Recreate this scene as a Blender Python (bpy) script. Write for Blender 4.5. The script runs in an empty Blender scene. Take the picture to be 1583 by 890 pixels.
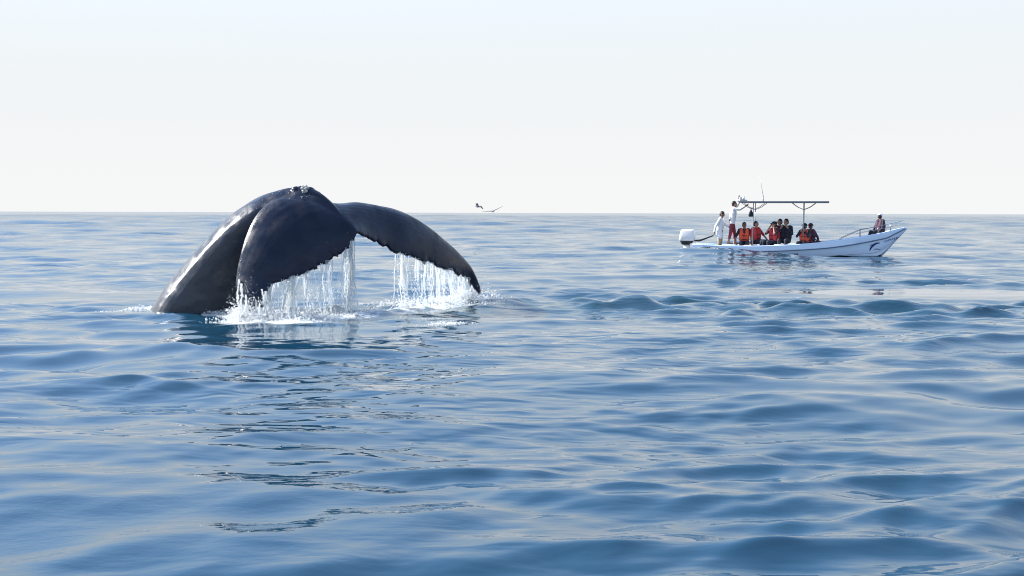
import bpy, bmesh, math, random
import numpy as np
from mathutils import Vector, Matrix, Quaternion, noise as mnoise

random.seed(7)
rng = np.random.default_rng(11)
sc = bpy.context.scene
col = sc.collection
R = math.radians

# ------------------------------------------------------------------ camera
F = 1800.0                      # focal length in pixels of the 1583 px wide frame
CAM_H = 1.65                    # eye height above the sea on the watching boat
cam_d = bpy.data.cameras.new('camera')
cam_d.sensor_width = 36.0
cam_d.lens = F / 1583.0 * 36.0
cam_d.clip_start = 0.05
cam_d.clip_end = 20000.0
cam = bpy.data.objects.new('camera', cam_d)
col.objects.link(cam)
CAM_M = Matrix.Translation((0, 0, CAM_H)) @ Matrix.Rotation(R(90 - 3.70), 4, 'X') @ Matrix.Rotation(R(0.163), 4, 'Z')
cam.matrix_world = CAM_M
sc.camera = cam

# ------------------------------------------------------------------ sky, sun, exposure
SUN_AZ, SUN_EL = R(-74.0), R(34.0)          # azimuth from +Y, clockwise seen from above
world = bpy.data.worlds.new('World')
sc.world = world
world.use_nodes = True
wn = world.node_tree
sky = wn.nodes.new('ShaderNodeTexSky')
sky.sky_type = 'NISHITA'
sky.sun_disc = False
sky.sun_elevation = SUN_EL
sky.sun_rotation = SUN_AZ
sky.altitude = 0.0
sky.air_density = 1.0
sky.dust_density = 0.15
sky.ozone_density = 1.0
# pale sea haze that whitens the lower sky all round, thinning upwards
w_tc = wn.nodes.new('ShaderNodeTexCoord')
w_xyz = wn.nodes.new('ShaderNodeSeparateXYZ')
wn.links.new(w_tc.outputs['Generated'], w_xyz.inputs[0])
w_mr = wn.nodes.new('ShaderNodeMapRange')
w_mr.interpolation_type = 'SMOOTHSTEP'
w_mr.inputs['From Min'].default_value = 0.09
w_mr.inputs['From Max'].default_value = 0.64
w_mr.inputs['To Min'].default_value = 1.0
w_mr.inputs['To Max'].default_value = 0.12
wn.links.new(w_xyz.outputs['Z'], w_mr.inputs['Value'])
w_mx = wn.nodes.new('ShaderNodeMix')
w_mx.data_type = 'RGBA'
w_hz = wn.nodes.new('ShaderNodeMix')
w_hz.data_type = 'RGBA'
w_hz.inputs[6].default_value = (2.15, 2.16, 2.165, 1)
w_hz.inputs[7].default_value = (1.86, 2.02, 2.13, 1)
w_up = wn.nodes.new('ShaderNodeMapRange')
w_up.inputs['From Min'].default_value = 0.02
w_up.inputs['From Max'].default_value = 0.24
wn.links.new(w_xyz.outputs['Z'], w_up.inputs['Value'])
wn.links.new(w_up.outputs[0], w_hz.inputs[0])
wn.links.new(w_hz.outputs[2], w_mx.inputs[7])
wn.links.new(w_mr.outputs[0], w_mx.inputs[0])
wn.links.new(sky.outputs[0], w_mx.inputs[6])
wn.nodes['Background'].inputs['Strength'].default_value = 0.15
wn.links.new(w_mx.outputs[2], wn.nodes['Background'].inputs['Color'])

sun_d = bpy.data.lights.new('sun', 'SUN')
sun_d.energy = 4.2
sun_d.angle = R(0.5)
sun_d.color = (1.0, 0.95, 0.88)
sun = bpy.data.objects.new('sun', sun_d)
col.objects.link(sun)
SUN_DIR = Vector((math.sin(SUN_AZ) * math.cos(SUN_EL), math.cos(SUN_AZ) * math.cos(SUN_EL), math.sin(SUN_EL)))
sun.rotation_euler = (-SUN_DIR).to_track_quat('-Z', 'Y').to_euler()
sun.location = (-20, 20, 30)

vs = sc.view_settings
vs.view_transform = 'Standard'
vs.look = 'None'
vs.exposure = 1.52
vs.gamma = 1.0
vs.use_curve_mapping = False
sc.cycles.use_denoising = True
sc.cycles.filter_width = 1.05
sc.cycles.max_bounces = 10
sc.cycles.transparent_max_bounces = 24
sc.cycles.sample_clamp_indirect = 6.0


# ------------------------------------------------------------------ helpers
def P(px, py, Y):
    """World point at depth Y that was measured at photograph position (px, py)."""
    d = CAM_M.to_3x3() @ Vector(((px - 791.5) / F, -(py - 445.0) / F, -1.0))
    return Vector((0, 0, CAM_H)) + d * (Y / d.y)


def tag(o, label=None, cat=None, group=None, kind=None):
    for k, v in (('label', label), ('category', cat), ('group', group), ('kind', kind)):
        if v:
            o[k] = v
    return o


def empty(name, loc=(0, 0, 0), rz=0.0):
    o = bpy.data.objects.new(name, None)
    o.location = loc
    o.rotation_euler = (0, 0, rz)
    o.empty_display_size = 0.2
    col.objects.link(o)
    return o


def link_mesh(name, me, mat=None, parent=None, smooth=True):
    o = bpy.data.objects.new(name, me)
    col.objects.link(o)
    if mat:
        me.materials.clear()
        me.materials.append(mat)
    if smooth:
        me.polygons.foreach_set('use_smooth', np.ones(len(me.polygons), dtype=bool))
    if parent:
        o.parent = parent
    return o


def from_bm(name, bm, mat=None, parent=None, smooth=True):
    bmesh.ops.recalc_face_normals(bm, faces=bm.faces[:])
    me = bpy.data.meshes.new(name)
    bm.to_mesh(me)
    bm.free()
    return link_mesh(name, me, mat, parent, smooth)


def np_mesh(name, verts, quads=None, tris=None):
    me = bpy.data.meshes.new(name)
    verts = np.asarray(verts, dtype=np.float32)
    me.vertices.add(len(verts))
    me.vertices.foreach_set('co', verts.ravel())
    loops, starts = [], []
    n = 0
    if quads is not None and len(quads):
        q = np.asarray(quads, dtype=np.int32)
        loops.append(q.ravel())
        starts.append(np.arange(len(q), dtype=np.int32) * 4 + n)
        n += len(q) * 4
    if tris is not None and len(tris):
        t = np.asarray(tris, dtype=np.int32)
        loops.append(t.ravel())
        starts.append(np.arange(len(t), dtype=np.int32) * 3 + n)
        n += len(t) * 3
    loops = np.concatenate(loops)
    starts = np.concatenate(starts)
    me.loops.add(len(loops))
    me.loops.foreach_set('vertex_index', loops)
    me.polygons.add(len(starts))
    me.polygons.foreach_set('loop_start', starts)
    me.update(calc_edges=True)
    return me


def frame_of(d):
    d = d.normalized()
    a = Vector((0, 0, 1)) if abs(d.z) < 0.9 else Vector((1, 0, 0))
    u = d.cross(a).normalized()
    return u, d.cross(u).normalized()


def add_tube(bm, pts, radii, n=8, flat=None, cap=True):
    pts = [Vector(p) for p in pts]
    if not hasattr(radii, '__len__'):
        radii = [radii] * len(pts)
    rings = []
    u = None
    for i, p in enumerate(pts):
        d = (pts[min(i + 1, len(pts) - 1)] - pts[max(i - 1, 0)]).normalized()
        if u is None:
            u, _ = frame_of(d)
        u = (u - d * u.dot(d)).normalized()
        v = d.cross(u)
        rings.append([bm.verts.new(p + (u * math.cos(2 * math.pi * k / n) + v * math.sin(2 * math.pi * k / n)) * radii[i]) for k in range(n)])
    for a, b in zip(rings, rings[1:]):
        for k in range(n):
            bm.faces.new((a[k], a[(k + 1) % n], b[(k + 1) % n], b[k]))
    if cap:
        bm.faces.new(rings[0][::-1])
        bm.faces.new(rings[-1])


def add_capsule(bm, a, b, ra, rb, n=10):
    a, b = Vector(a), Vector(b)
    d = b - a
    L = d.length
    d = d / max(L, 1e-6)
    pts, rad = [], []
    for k in range(4):
        t = math.pi / 2 * k / 4
        pts.append(a - d * ra * math.cos(t))
        rad.append(max(ra * math.sin(t), ra * 0.12))
    pts += [a, b]
    rad += [ra, rb]
    for k in range(1, 5):
        t = math.pi / 2 * k / 4
        pts.append(b + d * rb * math.sin(t))
        rad.append(max(rb * math.cos(t), rb * 0.12))
    add_tube(bm, pts, rad, n)


def add_ell(bm, c, r, rot=None, sub=2):
    m = Matrix.Translation(c)
    if rot is not None:
        m = m @ rot.to_4x4()
    m = m @ Matrix.Diagonal((r[0], r[1], r[2], 1.0))
    bmesh.ops.create_icosphere(bm, subdivisions=sub, radius=1.0, matrix=m)


def add_box(bm, lo, hi, bevel=0.0, mat=None):
    r = bmesh.ops.create_cube(bm, size=1.0)
    vs_ = r['verts']
    for v in vs_:
        v.co = Vector([lo[i] + (v.co[i] + 0.5) * (hi[i] - lo[i]) for i in range(3)])
    if bevel:
        es = list({e for v in vs_ for e in v.link_edges})
        bmesh.ops.bevel(bm, geom=es, offset=bevel, segments=2, affect='EDGES', profile=0.5)


def remeshed(bm, voxel, smooth_it=2, fac=0.5, name='tmp'):
    """Union of the shapes in bm as one continuous surface."""
    bmesh.ops.recalc_face_normals(bm, faces=bm.faces[:])
    me = bpy.data.meshes.new(name)
    bm.to_mesh(me)
    bm.free()
    o = bpy.data.objects.new(name, me)
    col.objects.link(o)
    m = o.modifiers.new('r', 'REMESH')
    m.mode = 'VOXEL'
    m.voxel_size = voxel
    m.adaptivity = 0.0
    if smooth_it:
        s = o.modifiers.new('s', 'SMOOTH')
        s.iterations = smooth_it
        s.factor = fac
    dg = bpy.context.evaluated_depsgraph_get()
    out = bpy.data.meshes.new_from_object(o.evaluated_get(dg), depsgraph=dg)
    bpy.data.objects.remove(o)
    bpy.data.meshes.remove(me)
    return out


def spline(pts, n):
    """Catmull-Rom through rows of numbers, n samples."""
    a = np.asarray(pts, float)
    m = len(a)
    ext = np.vstack([2 * a[0] - a[1], a, 2 * a[-1] - a[-2]])
    out = []
    for t in np.linspace(0, m - 1, n):
        i = min(int(t), m - 2)
        f = t - i
        p0, p1, p2, p3 = ext[i], ext[i + 1], ext[i + 2], ext[i + 3]
        out.append(0.5 * (2 * p1 + (p2 - p0) * f + (2 * p0 - 5 * p1 + 4 * p2 - p3) * f * f + (3 * p1 - p0 - 3 * p2 + p3) * f ** 3))
    return np.array(out)


# ------------------------------------------------------------------ materials
class NT:
    def __init__(self, name):
        self.m = bpy.data.materials.new(name)
        self.m.use_nodes = True
        self.t = self.m.node_tree
        self.b = self.t.nodes['Principled BSDF']
        self.out = self.t.nodes['Material Output']

    def n(self, typ, **kw):
        nd = self.t.nodes.new(typ)
        for k, v in kw.items():
            if k.startswith('i_'):
                nd.inputs[k[2:].replace('_', ' ')].default_value = v
            else:
                setattr(nd, k, v)
        return nd

    def l(self, a, b):
        self.t.links.new(a, b)


def simple(name, rgb, rough=0.5, vary=0.12, scale=12.0, bump=0.0, metallic=0.0, spec=0.5):
    k = NT(name)
    tc = k.n('ShaderNodeTexCoord')
    no = k.n('ShaderNodeTexNoise', i_Scale=scale, i_Detail=4.0)
    k.l(tc.outputs['Object'], no.inputs['Vector'])
    mx = k.n('ShaderNodeMix', data_type='RGBA')
    mx.inputs[6].default_value = (*[c * (1 - vary) for c in rgb], 1)
    mx.inputs[7].default_value = (*[min(1, c * (1 + vary)) for c in rgb], 1)
    k.l(no.outputs['Fac'], mx.inputs[0])
    k.l(mx.outputs[2], k.b.inputs['Base Color'])
    k.b.inputs['Roughness'].default_value = rough
    k.b.inputs['Metallic'].default_value = metallic
    k.b.inputs['Specular IOR Level'].default_value = spec
    if bump:
        bp = k.n('ShaderNodeBump', i_Strength=0.5, i_Distance=bump)
        k.l(no.outputs['Fac'], bp.inputs['Height'])
        k.l(bp.outputs[0], k.b.inputs['Normal'])
    return k.m


def water_material():
    k = NT('sea_water')
    tc = k.n('ShaderNodeTexCoord')
    aer = k.n('ShaderNodeAttribute', attribute_name='aerated')
    foam = k.n('ShaderNodeAttribute', attribute_name='foam')
    rgh = k.n('ShaderNodeAttribute', attribute_name='calm')
    # body colour: deep blue, teal where bubbles were driven into it
    c1 = k.n('ShaderNodeMix', data_type='RGBA')
    c1.inputs[6].default_value = (0.0045, 0.036, 0.070, 1)
    c1.inputs[7].default_value = (0.005, 0.034, 0.046, 1)
    k.l(aer.outputs['Fac'], c1.inputs[0])
    # foam: lacy white broken up by noise
    nf = k.n('ShaderNodeTexNoise', i_Scale=5.0, i_Detail=7.0, i_Roughness=0.68)
    k.l(tc.outputs['Object'], nf.inputs['Vector'])
    ad = k.n('ShaderNodeMath', operation='ADD')
    k.l(nf.outputs['Fac'], ad.inputs[0])
    k.l(foam.outputs['Fac'], ad.inputs[1])
    rp = k.n('ShaderNodeMapRange')
    rp.inputs['From Min'].default_value = 0.86
    rp.inputs['From Max'].default_value = 1.12
    k.l(ad.outputs[0], rp.inputs['Value'])
    c2 = k.n('ShaderNodeMix', data_type='RGBA')
    c2.inputs[7].default_value = (0.80, 0.82, 0.82, 1)
    k.l(rp.outputs[0], c2.inputs[0])
    k.l(c1.outputs[2], c2.inputs[6])
    k.l(c2.outputs[2], k.b.inputs['Base Color'])
    r2 = k.n('ShaderNodeMapRange')
    far = k.n('ShaderNodeAttribute', attribute_name='unresolved')
    k.l(far.outputs['Fac'], r2.inputs['To Min'])
    r2.inputs['To Max'].default_value = 0.6
    k.l(rp.outputs[0], r2.inputs['Value'])
    k.l(r2.outputs[0], k.b.inputs['Roughness'])
    k.b.inputs['IOR'].default_value = 1.7
    # fine wind ripples, drawn out along the crests
    mp = k.n('ShaderNodeMapping')
    mp.inputs['Scale'].default_value = (1.0, 2.3, 1.0)
    mp.inputs['Rotation'].default_value = (0, 0, R(-5))
    k.l(tc.outputs['Object'], mp.inputs['Vector'])
    n1 = k.n('ShaderNodeTexNoise', i_Scale=2.0, i_Detail=1.6, i_Roughness=0.45, i_Distortion=0.3)
    k.l(mp.outputs[0], n1.inputs['Vector'])
    b1 = k.n('ShaderNodeBump', i_Distance=0.028)
    rip = k.n('ShaderNodeAttribute', attribute_name='rippled')
    k.l(rip.outputs['Fac'], b1.inputs['Strength'])
    k.l(n1.outputs['Fac'], b1.inputs['Height'])
    n2 = k.n('ShaderNodeTexNoise', i_Scale=9.0, i_Detail=2.0, i_Roughness=0.55)
    k.l(mp.outputs[0], n2.inputs['Vector'])
    b2 = k.n('ShaderNodeBump', i_Distance=0.012)
    k.l(rgh.outputs['Fac'], b2.inputs['Strength'])
    k.l(n2.outputs['Fac'], b2.inputs['Height'])
    k.l(b1.outputs[0], b2.inputs['Normal'])
    k.l(b2.outputs[0], k.b.inputs['Normal'])
    return k.m


def whale_material():
    k = NT('wet_whale_skin')
    tc = k.n('ShaderNodeTexCoord')
    no = k.n('ShaderNodeTexNoise', i_Scale=3.0, i_Detail=6.0, i_Roughness=0.6)
    k.l(tc.outputs['Object'], no.inputs['Vector'])
    cr = k.n('ShaderNodeValToRGB')
    cr.color_ramp.elements[0].position = 0.32
    cr.color_ramp.elements[0].color = (0.0035, 0.007, 0.021, 1)
    cr.color_ramp.elements[1].position = 0.75
    cr.color_ramp.elements[1].color = (0.012, 0.018, 0.037, 1)
    k.l(no.outputs['Fac'], cr.inputs[0])
    # pale scars and spots
    vo = k.n('ShaderNodeTexVoronoi', i_Scale=9.0)
    k.l(tc.outputs['Object'], vo.inputs['Vector'])
    lt = k.n('ShaderNodeMapRange')
    lt.inputs['From Min'].default_value = 0.10
    lt.inputs['From Max'].default_value = 0.05
    k.l(vo.outputs['Distance'], lt.inputs['Value'])
    n3 = k.n('ShaderNodeTexNoise', i_Scale=1.3, i_Detail=2.0)
    k.l(tc.outputs['Object'], n3.inputs['Vector'])
    g3 = k.n('ShaderNodeMapRange')
    g3.inputs['From Min'].default_value = 0.55
    g3.inputs['From Max'].default_value = 0.72
    k.l(n3.outputs['Fac'], g3.inputs['Value'])
    mu = k.n('ShaderNodeMath', operation='MULTIPLY')
    k.l(lt.outputs[0], mu.inputs[0])
    k.l(g3.outputs[0], mu.inputs[1])
    mx = k.n('ShaderNodeMix', data_type='RGBA')
    mx.inputs[7].default_value = (0.22, 0.23, 0.25, 1)
    k.l(mu.outputs[0], mx.inputs[0])
    k.l(cr.outputs[0], mx.inputs[6])
    # sunlit sheen of the tail stock painted into the colour as paler grey
    sx = k.n('ShaderNodeSeparateXYZ')
    k.l(tc.outputs['Object'], sx.inputs[0])
    sm = k.n('ShaderNodeMapRange', interpolation_type='SMOOTHSTEP')
    sm.inputs['From Min'].default_value = -3.7
    sm.inputs['From Max'].default_value = -4.9
    sm.inputs['To Max'].default_value = 0.75
    k.l(sx.outputs['X'], sm.inputs['Value'])
    m5 = k.n('ShaderNodeMix', data_type='RGBA')
    m5.inputs[7].default_value = (0.060, 0.066, 0.078, 1)
    k.l(sm.outputs[0], m5.inputs[0])
    k.l(mx.outputs[2], m5.inputs[6])
    k.l(m5.outputs[2], k.b.inputs['Base Color'])
    n4 = k.n('ShaderNodeTexNoise', i_Scale=4.0, i_Detail=3.0)
    k.l(tc.outputs['Object'], n4.inputs['Vector'])
    rr = k.n('ShaderNodeMapRange')
    rr.inputs['From Min'].default_value = 0.34
    rr.inputs['From Max'].default_value = 0.66
    rr.inputs['To Min'].default_value = 0.14
    rr.inputs['To Max'].default_value = 0.50
    k.l(n4.outputs['Fac'], rr.inputs['Value'])
    k.l(rr.outputs[0], k.b.inputs['Roughness'])
    k.b.inputs['IOR'].default_value = 1.31
    bp = k.n('ShaderNodeBump', i_Strength=0.25, i_Distance=0.012)
    k.l(n4.outputs['Fac'], bp.inputs['Height'])
    bp2 = k.n('ShaderNodeBump', i_Strength=0.22, i_Distance=0.04)
    k.l(no.outputs['Fac'], bp2.inputs['Height'])
    k.l(bp.outputs[0], bp2.inputs['Normal'])
    k.l(bp2.outputs[0], k.b.inputs['Normal'])
    return k.m


def spray_material(name, alpha=1.0, rough=0.15):
    """Falling, air-filled water: scatters the light that comes through it."""
    k = NT(name)
    k.t.nodes.remove(k.b)
    tr = k.n('ShaderNodeBsdfTranslucent', i_Color=(0.93, 0.95, 0.96, 1))
    df = k.n('ShaderNodeBsdfDiffuse', i_Color=(0.93, 0.95, 0.96, 1))
    gl = k.n('ShaderNodeBsdfGlossy', i_Roughness=rough, i_Color=(1, 1, 1, 1))
    m1 = k.n('ShaderNodeMixShader', i_Fac=0.35)
    k.l(tr.outputs[0], m1.inputs[1])
    k.l(df.outputs[0], m1.inputs[2])
    fr = k.n('ShaderNodeFresnel', i_IOR=1.333)
    m2 = k.n('ShaderNodeMixShader')
    k.l(fr.outputs[0], m2.inputs[0])
    k.l(m1.outputs[0], m2.inputs[1])
    k.l(gl.outputs[0], m2.inputs[2])
    last = m2
    if alpha < 1.0:
        tp = k.n('ShaderNodeBsdfTransparent', i_Color=(0.93, 0.96, 0.97, 1))
        m3 = k.n('ShaderNodeMixShader', i_Fac=alpha)
        k.l(tp.outputs[0], m3.inputs[1])
        k.l(m2.outputs[0], m3.inputs[2])
        last = m3
    k.l(last.outputs[0], k.out.inputs['Surface'])
    return k.m


M = {
    'water': water_material(),
    'whale': whale_material(),
    'spray': spray_material('falling_water'),
    'strand': spray_material('falling_water_strands', 0.72),
    'film': spray_material('thin_water_film', 0.26),
    'barnacle': simple('barnacle_shell', (0.42, 0.42, 0.40), 0.6, 0.3, 30, 0.01),
    'hull': simple('hull_gelcoat', (0.60, 0.73, 0.90), 0.22, 0.05, 3),
    'inner': simple('hull_inside_paint', (0.55, 0.58, 0.60), 0.5, 0.1, 5),
    'rail': simple('rub_rail_rubber', (0.10, 0.14, 0.22), 0.5),
    'mark': simple('blue_hull_paint', (0.010, 0.028, 0.12), 0.35),
    'boot': simple('antifouling_paint', (0.02, 0.035, 0.06), 0.5),
    'steel': simple('painted_tube', (0.30, 0.32, 0.35), 0.35, 0.1, 20, 0, 0.3),
    'rope': simple('steel_rail', (0.28, 0.31, 0.34), 0.3, 0.1, 20, 0, 0.6),
    'roof': simple('canopy_board', (0.17, 0.18, 0.20), 0.6),
    'motor': simple('white_cowling', (0.72, 0.72, 0.74), 0.3, 0.05),
    'black': simple('black_plastic', (0.012, 0.013, 0.016), 0.45),
    'skin': simple('brown_skin', (0.20, 0.10, 0.065), 0.5, 0.1, 20),
    'skin2': simple('tan_skin', (0.36, 0.20, 0.14), 0.5, 0.1, 20),
    'hair': simple('dark_hair', (0.012, 0.010, 0.010), 0.5, 0.3, 40),
    'white_cloth': simple('white_cotton', (0.75, 0.75, 0.77), 0.8, 0.06, 18, 0.01),
    'maroon': simple('maroon_cotton', (0.22, 0.030, 0.045), 0.8, 0.15, 18, 0.01),
    'khaki': simple('khaki_cotton', (0.34, 0.27, 0.18), 0.8, 0.15, 18, 0.01),
    'navy': simple('navy_cotton', (0.014, 0.018, 0.035), 0.8, 0.2, 18, 0.01),
    'purple': simple('plum_cotton', (0.07, 0.025, 0.05), 0.8, 0.2, 18, 0.01),
    'orange': simple('orange_vest_nylon', (0.80, 0.085, 0.030), 0.6, 0.12, 15, 0.01),
    'red': simple('red_vest_nylon', (0.55, 0.035, 0.040), 0.6, 0.12, 15, 0.01),
    'grey_cloth': simple('grey_cloth', (0.42, 0.43, 0.44), 0.85, 0.15, 18, 0.02),
    'gull': simple('gull_feathers', (0.22, 0.22, 0.23), 0.7, 0.3, 20),
    'gull_pale': simple('pale_gull_feathers', (0.35, 0.35, 0.36), 0.7, 0.2, 20),
}

# ------------------------------------------------------------------ the sea
def smooth01(x):
    x = np.clip(x, 0, 1)
    return x * x * (3 - 2 * x)


def wave_set(n, l0, l1, slope, spread, main=R(90), seed=0, q=0.8):
    g = np.random.default_rng(seed)
    lam = np.exp(g.uniform(math.log(l0), math.log(l1), n))
    th = main + g.normal(0, spread, n)
    k = 2 * math.pi / lam
    s = slope * math.sqrt(2.0 / n) * g.uniform(0.6, 1.4, n)
    return dict(kx=k * np.cos(th), ky=k * np.sin(th), a=s / k, ph=g.uniform(0, 2 * math.pi, n), lam=lam, q=q)


SETS = [
    (wave_set(7, 9.0, 22.0, 0.026, R(22), R(96), 1), 'swell'),
    (wave_set(26, 5.0, 26.0, 0.085, R(26), R(94), 6), 'distant'),
    (wave_set(46, 1.6, 5.5, 0.048, R(22), R(94), 2, 1.15), 'wind'),
    (wave_set(80, 0.42, 1.5, 0.145, R(22), R(97), 3, 1.15), 'short'),
    (wave_set(90, 0.16, 0.50, 0.075, R(24), R(99), 4), 'ripple'),
    (wave_set(90, 0.26, 1.2, 0.42, R(30), R(94), 5), 'chop'),
]


def lowfreq(x, y, seed, l=6.0, n=10):
    g = np.random.default_rng(seed)
    v = np.zeros_like(x)
    for _ in range(n):
        t = g.uniform(0, 2 * math.pi)
        k = 2 * math.pi / (l * g.uniform(0.6, 1.8))
        v += np.sin(x * k * math.cos(t) * 0.6 + y * k * math.sin(t) + g.uniform(0, 6.28))
    return v / math.sqrt(n)


def gauss2(x, y, cx, cy, sx, sy, rot=0.0):
    c, s = math.cos(rot), math.sin(rot)
    dx, dy = x - cx, y - cy
    u, v = (dx * c + dy * s) / sx, (-dx * s + dy * c) / sy
    return np.exp(-0.5 * (u * u + v * v))


def masks(x, y):
    """Where the whale has stirred the sea, where its slick has calmed it."""
    yc = 20.2 + 0.9 * np.sin(x * 0.45 + 1.0) + 0.05 * x
    chop = np.exp(-0.5 * ((y - yc) / 1.5) ** 2) * smooth01((x + 1.0) / 2.0) * 0.95
    chop = np.maximum(chop, 0.75 * np.exp(-0.5 * ((y - 27.6) / 1.2) ** 2) * smooth01((x - 3.5) / 2.0))
    chop = np.maximum(chop, 0.85 * gauss2(x, y, -1.8, 19.3, 1.9, 0.9, 0.65))
    chop = np.maximum(chop, 0.7 * gauss2(x, y, -4.6, 18.6, 1.6, 0.7, 0.2))
    chop = np.maximum(chop, 0.52 * np.exp(-0.5 * ((y - 22.0) / 4.2) ** 2) * smooth01((x + 0.5) / 4.0))
    slick = gauss2(x, y, 9.2, 24.9, 3.0, 1.2, 0.02)
    slick = np.maximum(slick, 0.85 * gauss2(x, y, 14.0, 25.0, 4.0, 0.85, 0.0))
    slick = np.clip(slick * 1.6, 0, 1)
    return np.clip(chop * (1 - slick), 0, 1), slick


def sea(x, y, spacing=None):
    """Displaced sea surface: returns dx, dy, z for flat positions."""
    if spacing is None:
        spacing = np.full_like(x, 0.05)
    chop, slick = masks(x, y)
    patch = np.clip(0.75 + 0.38 * lowfreq(x, y, 21, 7.0), 0.15, 1.5)
    patch2 = np.clip(0.8 + 0.5 * lowfreq(x, y, 22, 3.5), 0.05, 1.7)
    dx, dy, z = np.zeros_like(x), np.zeros_like(x), np.zeros_like(x)
    for w, nm in SETS:
        mod = {'swell': 1 - 0.6 * slick, 'wind': (1 - 0.92 * slick) * (1 + 0.9 * smooth01((np.hypot(x, y) - 22) / 50)), 'short': patch * (1 - 0.93 * slick),
               'ripple': patch2 * (1 - 0.97 * slick), 'chop': chop,
               'distant': smooth01((np.hypot(x, y) - 55) / 110)}[nm]
        for i in range(len(w['lam'])):
            f = smooth01((w['lam'][i] / spacing - 2.0) / 2.2) * mod
            idx = np.nonzero(f > 0.004)[0]
            if not len(idx):
                continue
            p = w['kx'][i] * x[idx] + w['ky'][i] * y[idx] + w['ph'][i]
            a = w['a'][i] * f[idx]
            kk = math.hypot(w['kx'][i], w['ky'][i])
            sn = np.sin(p)
            z[idx] += a * np.cos(p)
            h = a * sn * w['q'] / kk
            dx[idx] -= h * w['kx'][i]
            dy[idx] -= h * w['ky'][i]
    # water heaped up around the flukes and the swell that hides the panga's stern
    z += 0.13 * gauss2(x, y, -1.35, 19.0, 1.25, 0.42, 0.42)
    # ridges of turned-up water trailing off to the right of the flukes
    for yc, amp, wd, x0_, sd in ((20.6 - 0.13 * x + 0.25 * np.sin(1.1 * x), 0.13, 0.26, 0.4, 51), (22.3 - 0.03 * x + 0.2 * np.sin(0.9 * x + 2), 0.05, 0.24, 2.2, 52), (19.0 + 0.02 * x + 0.2 * np.sin(1.3 * x + 4), 0.09, 0.24, 3.0, 53)):
        z += amp * np.exp(-((y - yc) / wd) ** 2) * smooth01((x - x0_) / 1.0) * smooth01((16 - x) / 6.0) * np.clip(0.35 + 0.55 * lowfreq(x * 1.7, y * 0.3, sd, 2.2, 8), 0, 1.3) * (1 - slick)
    z += 0.10 * gauss2(x, y, -0.35, 20.6, 0.7, 0.4, 0.4)
    z += 0.07 * gauss2(x, y, -5.6, 18.9, 0.8, 0.3, 0.0)
    z += 0.29 * gauss2(x, y, 7.1, 43.9, 2.3, 1.3, -0.15)
    # a broad dark-faced wave rolling in close to the watcher
    z += 0.055 * gauss2(x, y, -1.3, 6.0, 1.0, 0.28, 0.42)
    return dx, dy, z


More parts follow.
